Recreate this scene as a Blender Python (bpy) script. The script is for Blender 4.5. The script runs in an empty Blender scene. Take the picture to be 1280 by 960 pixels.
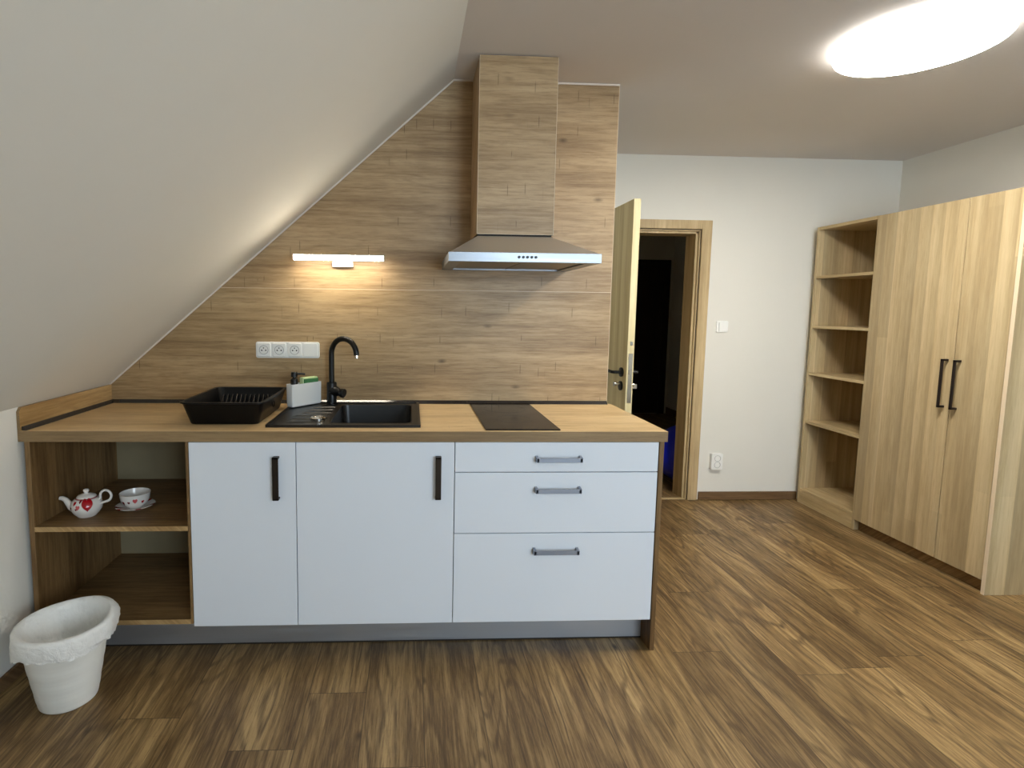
import bpy, bmesh, math, random
from mathutils import Vector, Matrix, noise
random.seed(7)
C = bpy.context.scene.collection
PI = math.pi

# ------------------------------------------------------------------ objects
def prop(o, label=None, cat=None, group=None, kind=None):
    if label: o['label'] = label
    if cat: o['category'] = cat
    if group: o['group'] = group
    if kind: o['kind'] = kind
    return o

def thing(name, label, cat, loc=(0, 0, 0), rot=0.0, group=None):
    o = bpy.data.objects.new(name, None)
    o.empty_display_size = .05
    C.objects.link(o)
    o.location = loc
    o.rotation_euler = (0, 0, rot)
    return prop(o, label, cat, group)

def worg(o):
    v = Vector((0, 0, 0))
    while o is not None:
        v = v + Vector(o.location)
        o = o.parent
    return v

class MB:
    """collects shapes in world metres (or thing-local metres), builds ONE mesh object"""
    def __init__(s):
        s.bm = bmesh.new()
    def box(s, a, b, bev=0.0, seg=1):
        a = Vector(a); b = Vector(b)
        r = bmesh.ops.create_cube(s.bm, size=1.0)
        vs = r['verts']
        c = (a + b) / 2; d = b - a
        for v in vs:
            v.co = Vector((v.co.x * d.x + c.x, v.co.y * d.y + c.y, v.co.z * d.z + c.z))
        if bev:
            es = list({e for v in vs for e in v.link_edges})
            bmesh.ops.bevel(s.bm, geom=es, offset=bev, segments=seg, affect='EDGES', profile=.5)
        return s
    def rbox(s, a, b, rot, piv, bev=0.0):
        n0 = set(s.bm.verts)
        s.box(a, b, bev)
        m = Matrix.Translation(piv) @ rot.to_4x4() @ Matrix.Translation(-Vector(piv))
        for v in s.bm.verts:
            if v not in n0: v.co = m @ v.co
        return s
    def prism(s, pts, z0, z1, axis='z', bev=0.0, seg=2, inset=None):
        """polygon extruded along an axis; pts are 2-D (other two axes in order)"""
        def P(p, h):
            return {'z': (p[0], p[1], h), 'y': (p[0], h, p[1]), 'x': (h, p[0], p[1])}[axis]
        top = pts if inset is None else inset
        A = [s.bm.verts.new(P(p, z0)) for p in pts]
        B = [s.bm.verts.new(P(p, z1)) for p in top]
        n = len(pts)
        fs = [s.bm.faces.new(A[::-1]), s.bm.faces.new(B)]
        for i in range(n):
            fs.append(s.bm.faces.new((A[i], A[(i + 1) % n], B[(i + 1) % n], B[i])))
        bmesh.ops.recalc_face_normals(s.bm, faces=fs)
        if bev:
            bmesh.ops.bevel(s.bm, geom=list({e for f in fs[:2] for e in f.edges}), offset=bev, segments=seg, affect='EDGES', profile=.5)
        return s
    def ring(s, o0, o1, h0, h1, z0, z1):
        """rectangular slab o0-o1 with rectangular hole h0-h1"""
        def q(a, b, z): return [s.bm.verts.new((x, y, z)) for x, y in ((a[0], a[1]), (b[0], a[1]), (b[0], b[1]), (a[0], b[1]))]
        ob, ot, hb, ht = q(o0, o1, z0), q(o0, o1, z1), q(h0, h1, z0), q(h0, h1, z1)
        fs = []
        for i in range(4):
            j = (i + 1) % 4
            for f in ((ot[i], ot[j], ht[j], ht[i]), (ob[j], ob[i], hb[i], hb[j]), (ob[i], ob[j], ot[j], ot[i]), (hb[j], hb[i], ht[i], ht[j])):
                fs.append(s.bm.faces.new(f))
        bmesh.ops.recalc_face_normals(s.bm, faces=fs)
        return s
    def loops(s, rings, close=True, cap0=False, cap1=False):
        """skin a list of point rings"""
        R = [[s.bm.verts.new(p) for p in r] for r in rings]
        n = len(R[0]); fs = []
        for a, b in zip(R, R[1:]):
            for i in range(n if close else n - 1):
                j = (i + 1) % n
                fs.append(s.bm.faces.new((a[i], a[j], b[j], b[i])))
        if cap0: fs.append(s.bm.faces.new(R[0][::-1]))
        if cap1: fs.append(s.bm.faces.new(R[-1]))
        bmesh.ops.recalc_face_normals(s.bm, faces=fs)
        return s
    def lathe(s, prof, c=(0, 0, 0), n=40, axis='z', cap0=False, cap1=False):
        def P(r, h, a):
            x, y = r * math.cos(a), r * math.sin(a)
            return {'z': (c[0] + x, c[1] + y, c[2] + h), 'y': (c[0] + x, c[1] + h, c[2] + y), 'x': (c[0] + h, c[1] + x, c[2] + y)}[axis]
        return s.loops([[P(max(r, 1e-5), h, 2 * PI * i / n) for i in range(n)] for r, h in prof], True, cap0, cap1)
    def tube(s, pts, rad, n=14, cap=True):
        pts = [Vector(p) for p in pts]
        rad = rad if isinstance(rad, (list, tuple)) else [rad] * len(pts)
        rings = []; t0 = None; u = None
        for i, p in enumerate(pts):
            t = (pts[min(i + 1, len(pts) - 1)] - pts[max(i - 1, 0)]).normalized()
            if u is None:
                u = t.orthogonal().normalized()
            else:
                u = (t0.rotation_difference(t) @ u).normalized()
            t0 = t
            w = t.cross(u)
            rings.append([p + rad[i] * (math.cos(2 * PI * k / n) * u + math.sin(2 * PI * k / n) * w) for k in range(n)])
        return s.loops(rings, True, cap, cap)
    def build(s, name, mat, parent=None, world=True, smooth=False, loc=None, sharp=35):
        me = bpy.data.meshes.new(name)
        off = Vector((0, 0, 0))
        if parent is not None and world: off = worg(parent)
        if parent is None and loc is not None: off = Vector(loc)
        if off.length:
            for v in s.bm.verts: v.co -= off
        if smooth:
            for f in s.bm.faces: f.smooth = True
            for e in s.bm.edges:
                if len(e.link_faces) == 2 and e.calc_face_angle(0) > math.radians(sharp): e.smooth = False
        s.bm.to_mesh(me); s.bm.free()
        me.materials.append(mat)
        o = bpy.data.objects.new(name, me)
        C.objects.link(o)
        if parent is not None: o.parent = parent
        elif loc is not None: o.location = loc
        return o

def struct(name, mb, mat, parent=None, smooth=False):
    o = mb.build(name, mat, parent, smooth=smooth)
    if parent is None: o['kind'] = 'structure'
    return o

def rrect(x0, y0, x1, y1, r, n=6):
    p = []
    for cx, cy, a0 in ((x1 - r, y1 - r, 0), (x0 + r, y1 - r, 90), (x0 + r, y0 + r, 180), (x1 - r, y0 + r, 270)):
        for i in range(n + 1):
            a = math.radians(a0 + 90 * i / n)
            p.append((cx + r * math.cos(a), cy + r * math.sin(a)))
    return p

# ------------------------------------------------------------------ materials
def lin(c):
    return tuple((x / 12.92 if x <= .04045 else ((x + .055) / 1.055) ** 2.4) for x in (v / 255 for v in c)) + (1,)

class N:
    def __init__(s, name):
        s.m = bpy.data.materials.new(name); s.m.use_nodes = True
        s.t = s.m.node_tree; s.b = s.t.nodes['Principled BSDF']
    def n(s, typ, **kw):
        o = s.t.nodes.new(typ)
        for k, v in kw.items(): setattr(o, k, v)
        return o
    def l(s, a, b): s.t.links.new(a, b)
    def val(s, sock, v):
        if isinstance(v, (int, float)): sock.default_value = v
        elif isinstance(v, (tuple, list)): sock.default_value = v
        else: s.l(v, sock)
    def math(s, op, a, b=0.0, c=None, clamp=False):
        o = s.n('ShaderNodeMath', operation=op); o.use_clamp = clamp
        s.val(o.inputs[0], a); s.val(o.inputs[1], b)
        if c is not None: s.val(o.inputs[2], c)
        return o.outputs[0]
    def mr(s, v, a, b, c=0.0, d=1.0):
        o = s.n('ShaderNodeMapRange'); o.clamp = True
        s.val(o.inputs[0], v)
        for i, x in enumerate((a, b, c, d)): s.val(o.inputs[i + 1], x)
        return o.outputs[0]
    def vec(s, x, y, z=0.0):
        o = s.n('ShaderNodeCombineXYZ')
        for i, v in enumerate((x, y, z)): s.val(o.inputs[i], v)
        return o.outputs[0]
    def noise(s, v, scale=1.0, detail=2.0, rough=.5, dist=0.0):
        o = s.n('ShaderNodeTexNoise'); s.l(v, o.inputs['Vector'])
        o.inputs['Scale'].default_value = scale; o.inputs['Detail'].default_value = detail
        o.inputs['Roughness'].default_value = rough; o.inputs['Distortion'].default_value = dist
        return o.outputs['Fac']
    def white(s, v):
        o = s.n('ShaderNodeTexWhiteNoise', noise_dimensions='3D'); s.l(v, o.inputs['Vector'])
        return o.outputs['Value']
    def mix(s, f, a, b, mode='MIX'):
        o = s.n('ShaderNodeMix', data_type='RGBA', blend_type=mode)
        s.val(o.inputs[0], f); s.val(o.inputs[6], a); s.val(o.inputs[7], b)
        return o.outputs[2]
    def xyz(s, kind='Object'):
        tc = s.n('ShaderNodeTexCoord'); sp = s.n('ShaderNodeSeparateXYZ')
        s.l(tc.outputs[kind], sp.inputs[0]); s.co = tc.outputs[kind]
        return sp.outputs
    def set(s, rough=None, metal=None, spec=None, color=None, **kw):
        if color is not None: s.val(s.b.inputs['Base Color'], color)
        if rough is not None: s.val(s.b.inputs['Roughness'], rough)
        if metal is not None: s.b.inputs['Metallic'].default_value = metal
        if spec is not None: s.b.inputs['Specular IOR Level'].default_value = spec
        for k, v in kw.items(): s.val(s.b.inputs[k], v)
        return s
    def bump(s, h, strength=.2, dist=.001):
        o = s.n('ShaderNodeBump'); o.inputs['Strength'].default_value = strength; o.inputs['Distance'].default_value = dist
        s.l(h, o.inputs['Height']); s.l(o.outputs[0], s.b.inputs['Normal'])

def plain(name, rgb, rough=.5, metal=0.0, spec=.5, var=.04, scale=6.0, bump=0.0, bscale=300, **kw):
    k = N(name); k.xyz()
    n = k.noise(k.co, scale, 3, .6)
    c = lin(rgb)
    k.set(rough, metal, spec, k.mix(n, tuple(x * (1 - var) for x in c[:3]) + (1,), tuple(min(1, x * (1 + var)) for x in c[:3]) + (1,)), **kw)
    if bump: k.bump(k.noise(k.co, bscale, 2, .6), bump)
    return k.m

def oak(name, dark, mid, light, grain='x', off=0.0, rough=.45, plank=None, knots=.8, ticks=.6, fiber=.5, cath=.5, stripes=0.0, spec=.4, freq=1.0, tone=.35, cells=None, wav=.014, ff=120, con=1.0):
    """procedural oak: L runs along the grain, W across"""
    k = N(name); X, Y, Z = k.xyz()
    if grain == 'x': L, W = X, k.math('ADD', Y, Z)
    elif grain == 'y': L, W = Y, k.math('ADD', X, Z)
    else: L, W = Z, k.math('ADD', X, Y)
    L = k.math('ADD', L, off + .317); W = k.math('ADD', W, off * 1.7 + .113)
    seam = None; rnd = None
    if plank:                                   # real planks: width, length
        wd, ln, x0 = plank
        wi = k.math('DIVIDE', k.math('SUBTRACT', W, x0 + off * 1.7 + .113), wd)
        row = k.math('FLOOR', wi)
        sh = k.white(k.vec(row, 3.7, 1.1))
        li = k.math('ADD', k.math('DIVIDE', L, ln), k.math('MULTIPLY', sh, 7.3))
        col = k.math('FLOOR', li)
        rnd = k.white(k.vec(row, col, 5.5)); rnd2 = k.white(k.vec(row, col, 9.1))
        fw = k.math('FRACT', wi); fl = k.math('FRACT', li)
        ew = k.math('MULTIPLY', k.math('MINIMUM', fw, k.math('SUBTRACT', 1.0, fw)), wd)
        el = k.math('MULTIPLY', k.math('MINIMUM', fl, k.math('SUBTRACT', 1.0, fl)), ln)
        seam = k.mr(k.math('MINIMUM', ew, el), .0006, .0022, 1.0, 0.0)
        L = k.math('ADD', L, k.math('MULTIPLY', rnd, 31.0)); W = k.math('ADD', W, k.math('MULTIPLY', rnd2, 17.0))
    warp = k.noise(k.vec(k.math('MULTIPLY', L, 1.6 * freq), k.math('MULTIPLY', W, 7 * freq)), 1, 3, .55)
    Ww = k.math('ADD', W, k.math('MULTIPLY', k.math('SUBTRACT', warp, .5), wav))
    broad = k.noise(k.vec(k.math('MULTIPLY', L, 1.1 * freq), k.math('MULTIPLY', Ww, 9 * freq), 2.2), 1, 3, .55)
    streak = k.noise(k.vec(k.math('MULTIPLY', L, 2.2 * freq), k.math('MULTIPLY', Ww, 55 * freq), 6.1), 1, 4, .65)
    fine = k.noise(k.vec(k.math('MULTIPLY', L, 9), k.math('MULTIPLY', W, ff), 1.4), 1, 4, .75)
    ringn = k.noise(k.vec(k.math('MULTIPLY', L, .9 * freq), k.math('MULTIPLY', Ww, 5.5 * freq), 8.8), 1, 1.5, .5)
    ring = k.math('SINE', k.math('MULTIPLY', ringn, 95.0))
    ring = k.mr(ring, .35, 1.0, 0.0, 1.0)
    t = k.math('ADD', k.mr(broad, .3, .7, 0, .55), k.mr(streak, .3, .7, 0, .45))
    c = k.mix(k.mr(t, .12, .52), lin(dark), lin(mid))
    c = k.mix(k.mr(t, .48, .92), c, lin(light))
    if con < 1: c = k.mix(con, lin(mid), c)
    c = k.mix(k.math('MULTIPLY', k.math('MULTIPLY', ring, k.mr(streak, .35, .6)), cath), c, lin(dark))
    c = k.mix(k.math('MULTIPLY', k.mr(fine, .47, .72), fiber), c, lin(dark))
    c = k.mix(k.math('MULTIPLY', k.mr(fine, .5, .3), fiber * .35), c, lin(light))
    if knots:
        vo = k.n('ShaderNodeTexVoronoi', feature='F1'); vo.inputs['Scale'].default_value = 1.0
        k.l(k.vec(k.math('MULTIPLY', L, 5.2), k.math('MULTIPLY', Ww, 11.0)), vo.inputs['Vector'])
        kk = k.mr(vo.outputs['Distance'], .03, .15, 1.0, 0.0)
        sel = k.n('ShaderNodeSeparateColor'); k.l(vo.outputs['Color'], sel.inputs[0])
        kk = k.math('MULTIPLY', kk, k.mr(sel.outputs[0], .45, .75))
        kk = k.math('MULTIPLY', kk, k.mr(streak, .3, .6, .35, 1))
        c = k.mix(k.math('MULTIPLY', kk, knots), c, tuple(x * .42 for x in lin(dark)[:3]) + (1,))
    if ticks:                                   # short cracks across the grain
        vo = k.n('ShaderNodeTexVoronoi', feature='F1'); vo.inputs['Scale'].default_value = 1.0
        k.l(k.vec(k.math('MULTIPLY', L, 14.0), k.math('MULTIPLY', W, 7.0), 4.0), vo.inputs['Vector'])
        sp = k.n('ShaderNodeSeparateXYZ'); sub = k.n('ShaderNodeVectorMath', operation='SUBTRACT')
        k.l(k.vec(k.math('MULTIPLY', L, 14.0), k.math('MULTIPLY', W, 7.0), 4.0), sub.inputs[0]); k.l(vo.outputs['Position'], sub.inputs[1])
        k.l(sub.outputs[0], sp.inputs[0])
        tk = k.math('MULTIPLY', k.mr(k.math('ABSOLUTE', sp.outputs[0]), .01, .035, 1, 0), k.mr(k.math('ABSOLUTE', sp.outputs[1]), .10, .20, 1, 0))
        sel = k.n('ShaderNodeSeparateColor'); k.l(vo.outputs['Color'], sel.inputs[0])
        tk = k.math('MULTIPLY', tk, k.mr(sel.outputs[1], .72, .8))
        c = k.mix(k.math('MULTIPLY', tk, ticks), c, tuple(x * .55 for x in lin(dark)[:3]) + (1,))
    if cells:                                   # staves glued side by side, each with its own tone
        q = k.math('FLOOR', k.math('DIVIDE', W, cells[0])); q2 = k.math('FLOOR', k.math('ADD', k.math('DIVIDE', L, cells[1]), k.math('MULTIPLY', k.white(k.vec(q, .3, .2)), 5.0)))
        rnd = k.white(k.vec(q, q2, 7.7))
    if stripes:
        s1 = k.noise(k.vec(k.math('MULTIPLY', L, .10), k.math('MULTIPLY', W, 17), 3.3), 1, 2, .6)
        c = k.mix(k.mr(s1, .35, .62, 0, stripes), c, lin(dark))
        c = k.mix(k.mr(s1, .46, .36, 0, stripes), c, lin(light))
    if rnd is not None:
        g = k.mr(rnd, 0, 1, 1 - tone, 1 + tone)
        if cells: g = k.math('ADD', g, k.math('MULTIPLY', k.math('SUBTRACT', k.math('FRACT', k.math('DIVIDE', W, cells[0])), .5), tone * 1.6))
        mv = k.n('ShaderNodeVectorMath', operation='SCALE'); k.l(c, mv.inputs[0]); k.l(g, mv.inputs['Scale']); c = mv.outputs[0]
    if seam is not None:
        c = k.mix(k.math('MULTIPLY', seam, .65), c, tuple(x * .3 for x in lin(dark)[:3]) + (1,))
    k.set(k.mr(fine, .3, .7, rough * .85, rough * 1.15), 0, spec, c)
    k.bump(k.math('ADD', k.math('MULTIPLY', fine, .5), k.math('MULTIPLY', streak, .5)), .12, .0008)
    return k.m

def brushed(name, rgb, rough=.3, axis='x', aniso=.5):
    k = N(name); X, Y, Z = k.xyz()
    f = {'x': (2, 300, 300), 'z': (300, 300, 2), 'y': (300, 2, 300)}[axis]
    n = k.noise(k.vec(k.math('MULTIPLY', X, f[0]), k.math('MULTIPLY', Y, f[1]), k.math('MULTIPLY', Z, f[2])), 1, 3, .6)
    c = lin(rgb)
    k.set(k.mr(n, .3, .7, rough * .8, rough * 1.25), 1.0, .5, k.mix(n, tuple(x * .88 for x in c[:3]) + (1,), c))
    k.bump(n, .05, .0004)
    return k.m

def emit(name, rgb, strength):
    k = N(name); k.xyz(); n = k.noise(k.co, 3, 1)
    k.set(.4, 0, .3, lin((250, 250, 245)))
    k.b.inputs['Emission Color'].default_value = lin(rgb)
    k.val(k.b.inputs['Emission Strength'], k.mr(n, 0, 1, strength * .99, strength * 1.01))
    return k.m

M = {}
M['wall'] = plain('wall_paint', (226, 223, 214), .9, spec=.2, var=.015, bump=.06, bscale=420)
M['ceil'] = plain('ceiling_paint', (220, 216, 214), .92, spec=.15, var=.012, bump=.05, bscale=420)
M['hall'] = plain('hall_paint', (214, 212, 204), .9, spec=.2, var=.02)
M['oak'] = oak('panel_oak', (116, 90, 58), (173, 145, 105), (200, 174, 134), 'x', 0.0, .42, None, 1.0, .6, .55, .16, freq=.8, con=.72, wav=.02)
M['oak2'] = oak('chimney_oak', (120, 93, 62), (175, 147, 109), (202, 176, 138), 'x', 3.1, .42, None, 1.0, .6, .55, .16, freq=.8, con=.72, wav=.02)
M['top'] = oak('worktop_oak', (166, 134, 92), (214, 184, 136), (230, 204, 160), 'x', 1.3, .38, None, .4, .2, .6, .18, con=.6)
M['topy'] = oak('upstand_oak', (138, 106, 64), (184, 150, 100), (206, 174, 124), 'y', 2.3, .42, None, .6, .2, .6, .25)
M['tope'] = oak('worktop_edge_oak_shaded', (116, 92, 62), (146, 120, 84), (166, 138, 100), 'x', 3.3, .42, None, .3, 0, .6, .15, con=.6)  # worktop oak darkened: shade on the front edge is put into the colour
M['carc'] = oak('carcass_oak', (96, 70, 40), (132, 102, 64), (156, 124, 82), 'x', 4.2, .5, None, .6, .2, .6, .25)
M['carcz'] = oak('carcass_oak_upright', (96, 70, 40), (132, 102, 64), (156, 124, 82), 'z', 5.2, .5, None, .6, .2, .6, .25)
M['ward'] = oak('wardrobe_oak', (154, 133, 97), (188, 167, 128), (208, 190, 152), 'z', 0.7, .45, None, 0, 0, .5, .05, .3, freq=.8, tone=.12, cells=(.071, 3.0), ff=150, con=.7)
M['wardh'] = oak('shelf_oak', (150, 128, 90), (184, 161, 118), (206, 184, 142), 'y', 1.7, .45, None, 0, 0, .5, .05, .2, freq=.8, ff=150)
M['frame'] = oak('door_frame_oak', (158, 134, 96), (190, 166, 124), (208, 186, 144), 'z', 2.9, .5, None, 0, 0, .45, .08, .3)
M['leaf'] = oak('door_leaf_oak', (196, 178, 130), (224, 210, 164), (238, 228, 190), 'z', 3.9, .45, None, 0, 0, .3, .05, .4, freq=.7)
M['floor'] = oak('floor_planks', (70, 51, 29), (124, 98, 61), (172, 143, 98), 'y', 0.0, .42, (.2, 1.25, 1.3445), 1.0, .1, .8, .8, freq=.9, tone=.13, spec=.35, wav=.035, ff=170)
M['base'] = oak('baseboard_wood', (78, 56, 36), (108, 82, 54), (132, 104, 72), 'x', .4, .5, None, 0, 0, .4, .2)
M['band'] = plain('edge_band', (222, 202, 172), .45, var=.03)
M['sil'] = plain('sealant', (226, 216, 204), .5, var=.02)
M['white'] = plain('white_front', (232, 237, 244), .33, spec=.45, var=.008, bump=.02, bscale=900)
M['carcw'] = plain('gap_shade_carcass', (70, 70, 72), .6, var=.03)  # carcass colour darkened to paint the shade in the narrow gaps between fronts
M['whiteplastic'] = plain('white_plastic', (238, 238, 234), .32, var=.01)
M['socketface'] = plain('socket_face', (172, 172, 170), .4, var=.02)
M['black'] = plain('matte_black', (9, 9, 9), .36, var=.1, spec=.4)
M['blackmetal'] = plain('black_metal', (26, 22, 20), .34, var=.08, metal=.3, spec=.5)
M['granite'] = N('sink_composite')
k = M['granite']; k.xyz(); n_ = k.noise(k.co, 900, 2, .7); k.set(.36, 0, .5, k.mix(k.mr(n_, .62, .72), lin((8, 8, 8)), lin((30, 30, 30)))); k.bump(n_, .08); M['granite'] = k.m
M['plastic'] = plain('black_rack_plastic', (9, 9, 10), .4, var=.1, spec=.25)
M['rib'] = plain('black_rib_plastic', (30, 30, 32), .22, var=.1, spec=.8)
M['glass'] = plain('hob_glass', (12, 9, 8), .12, var=.05, spec=.15)
M['hobmark'] = plain('hob_marking', (66, 60, 56), .25, var=.05)
M['steel'] = brushed('brushed_steel', (222, 219, 215), .46, 'x')
M['rim'] = brushed('polished_steel', (150, 154, 160), .36, 'x')
M['filter'] = brushed('filter_steel', (150, 144, 136), .42, 'x')
M['plinth'] = brushed('aluminium_plinth', (196, 200, 206), .5, 'x')
M['handle'] = brushed('graphite_handle', (160, 166, 178), .5, 'x')
M['handlev'] = brushed('dark_steel_handle', (70, 63, 57), .4, 'z')
M['chrome'] = plain('chrome', (225, 222, 216), .14, metal=1.0, var=.02)
M['whandle'] = plain('dark_brown_handle', (30, 20, 16), .4, metal=.2, var=.1)
M['profile'] = plain('dark_profile', (44, 40, 38), .16, var=.08, spec=.7)
M['bin'] = plain('bin_plastic', (232, 231, 224), .45, var=.02)
M['pump'] = plain('pump_black', (16, 16, 16), .35, var=.1)
M['spongeg'] = plain('sponge_green', (66, 122, 74), .95, var=.25, scale=300, bump=.5, bscale=500)
M['spongey'] = plain('sponge_foam', (206, 226, 168), .95, var=.1, scale=200, bump=.4, bscale=400)
M['ball'] = plain('blue_vinyl', (30, 44, 215), .35, var=.06, spec=.5)
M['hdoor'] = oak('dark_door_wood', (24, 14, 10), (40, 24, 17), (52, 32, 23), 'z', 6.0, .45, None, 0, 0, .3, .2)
M['gap'] = plain('door_seal', (40, 32, 24), .7, var=.1)
M['back'] = plain('back_board', (150, 138, 108), .6, var=.04)
M['lamp'] = emit('lamp_diffuser', (255, 251, 243), 50.0)
M['lampside'] = emit('lamp_diffuser_side', (255, 251, 243), 5.0)
M['tubeglow'] = emit('led_diffuser', (255, 242, 218), 48.0)
M['paintedmetal'] = plain('white_lamp_metal', (235, 235, 232), .4, var=.01)
M['daylight'] = plain('window_frame_white', (235, 236, 236), .4, var=.01)

def bagmat():
    k = N('bin_bag_film'); k.xyz()
    n = k.noise(k.co, 38, 4, .65, .6)
    k.set(.3, 0, .5, k.mix(n, lin((236, 235, 230)), lin((250, 250, 247))))
    k.b.inputs['Transmission Weight'].default_value = .0
    k.b.inputs['Alpha'].default_value = .86
    k.bump(n, .9, .007)
    return k.m
M['bag'] = bagmat()

def porcelain(name, hearts):
    """white glaze with red hearts painted on the side facing the room"""
    k = N(name); X, Y, Z = k.xyz()
    c = lin((236, 232, 226)); col = k.mix(k.noise(k.co, 20, 1), tuple(x * .97 for x in c[:3]) + (1,), c)
    ang = k.math('ARCTAN2', X, k.math('MULTIPLY', Y, -1.0))
    for a0, z0, s, rgb in hearts:
        u = k.math('DIVIDE', k.math('MULTIPLY', k.math('SUBTRACT', ang, a0), .052), s)
        v = k.math('DIVIDE', k.math('SUBTRACT', Z, z0), s)
        w = k.math('SUBTRACT', v, k.math('MULTIPLY', k.math('SQRT', k.math('ABSOLUTE', u)), .75))
        d = k.math('ADD', k.math('MULTIPLY', u, u), k.math('MULTIPLY', w, w))
        col = k.mix(k.mr(d, .85, 1.05, 1, 0), col, lin(rgb))
    if name == 'teapot_glaze':
        col = k.mix(k.math('MULTIPLY', k.mr(k.math('ABSOLUTE', k.math('SUBTRACT', Z, .0745)), .0016, .0026, .85, 0), k.math('LESS_THAN', k.math('ADD', k.math('MULTIPLY', X, X), k.math('MULTIPLY', Y, Y)), .0015)), col, lin((150, 40, 48)))
    k.set(.15, 0, .6, col)
    return k.m
RED = (176, 18, 30); DKR = (120, 24, 34); PNK = (206, 96, 96)
M['pot'] = porcelain('teapot_glaze', [(.55, .050, .021, RED), (-.42, .060, .007, RED), (.02, .068, .006, DKR), (-.75, .038, .0065, DKR), (-.08, .046, .008, PNK), (-.2, .040, .004, DKR), (2.4, .05, .014, RED), (-2.2, .05, .01, RED)])
M['cup'] = porcelain('cup_glaze', [(-.5, .025, .008, DKR), (.45, .035, .0085, PNK), (0, .03, .005, DKR), (1.0, .028, .006, RED), (-1.1, .032, .006, DKR), (2.5, .03, .009, RED)])
M['saucer'] = porcelain('saucer_glaze', [(-1.0, .012, .009, DKR), (-.5, .010, .007, RED), (.6, .012, .008, RED), (1.6, .012, .009, DKR), (2.7, .012, .009, RED), (-2.0, .012, .008, DKR)])

# ------------------------------------------------------------------ measurements
XL, XR, D, ZT, TT = -.135, 2.283, .616, .891, .040
DF = .612
XS, ZC, ZK = 1.482, 2.407, .977        # slope top edge, ceiling height, knee wall height
YF, XW, YR = 1.119, 4.689, -4.60       # far wall, right wall, rear wall
slope = (ZC - ZK) / (XS - XL)

# ------------------------------------------------------------------ room shell
struct('floor', MB().box((XL - .1, YR - .1, -.1), (XW + .1, YF + .07, 0)), M['floor'])
struct('floor_hall', MB().box((1.9, YF + .07, -.1), (XW + .1, 4.5, 0)), M['floor'])
struct('ceiling', MB().box((XS - .02, YR - .1, ZC), (XW + .1, 4.5, ZC + .1)), M['ceil'])
nx, nz = -slope / math.hypot(slope, 1), 1 / math.hypot(slope, 1)
struct('ceiling_slope', MB().prism([(XL, ZK), (XS, ZC), (XS + nx * .1, ZC + nz * .1), (XL + nx * .1, ZK + nz * .1)], YR - .1, .13, 'y'), M['wall'])
struct('wall_left', MB().box((XL - .1, YR - .1, 0), (XL, .13, ZK + .02)), M['wall'])
struct('wall_right', MB().box((XW, YR - .1, 0), (XW + .1, 4.5, ZC)), M['wall'])
# partition behind the kitchen with its sloped left edge, and its return
wb = MB().prism([(XL, 0), (2.262, 0), (2.262, ZC), (XS, ZC), (XL, ZK)], .012, .13, 'y')
wb.box((1.9, .13, 0), (2.0, YF, ZC))
struct('wall_back', wb, M['wall'])
DX0, DX1, DH = 2.462, 3.285, 1.915     # far doorway
wf = MB().box((1.9, YF, 0), (DX0 - .03, YF + .14, ZC)).box((DX1 + .03, YF, 0), (XW, YF + .14, ZC)).box((DX0 - .03, YF, DH + .03), (DX1 + .03, YF + .14, ZC))
struct('wall_far', wf, M['wall'])
struct('wall_hall', MB().box((1.9, 4.4, 0), (XW, 4.5, ZC)).box((1.8, YF + .14, 0), (1.9, 4.5, ZC)), M['hall'])
# rear wall with the window that lights the room from behind the viewer
WX0, WX1, WZ0, WZ1 = 2.1, 3.9, .85, 2.3
wr = MB().box((XL, YR - .1, 0), (WX0, YR, ZC)).box((WX1, YR - .1, 0), (XW, YR, ZC)).box((WX0, YR - .1, 0), (WX1, YR, WZ0)).box((WX0, YR - .1, WZ1), (WX1, YR, ZC))
struct('wall_rear', wr, M['wall'])
w = thing('window_1', None, None, (0, YR, 0)); w['kind'] = 'structure'
fr = MB()
for a, b in (((WX0, YR - .08, WZ0), (WX0 + .06, YR - .02, WZ1)), ((WX1 - .06, YR - .08, WZ0), (WX1, YR - .02, WZ1)), ((WX0, YR - .08, WZ0), (WX1, YR - .02, WZ0 + .06)), ((WX0, YR - .08, WZ1 - .06), (WX1, YR - .02, WZ1)), (((WX0 + WX1) / 2 - .05, YR - .08, WZ0), ((WX0 + WX1) / 2 + .05, YR - .02, WZ1))):
    fr.box(a, b)
fr.build('window_frame', M['daylight'], w)
# baseboards
struct('baseboard_far', MB().box((DX1 + .085, YF - .014, 0), (4.10, YF, .058), .003), M['base'])
struct('baseboard_left', MB().box((XL, YR, 0), (XL + .014, -.60, .05), .003), M['base'])
struct('baseboard_hall', MB().box((XW - .014, YF + .14, 0), (XW, 4.4, .085), .003), M['base'])
# pale sealant line along slope and ceiling above the wood panels
tr = MB()
L_ = math.hypot(XS - XL, ZC - ZK)
tr.prism([(XL, ZK), (XS, ZC), (XS + .003, ZC - .006), (XL + .004, ZK - .005)], -.005, .001, 'y')
tr.box((XS, -.005, ZC - .007), (2.2635, .001, ZC))
struct('trim_1', tr, M['sil'])
# threshold strip in the doorway
struct('trim_2', MB().box((DX0, YF - .004, 0), (DX1, YF + .03, .006), .002), M['frame'])

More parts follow.
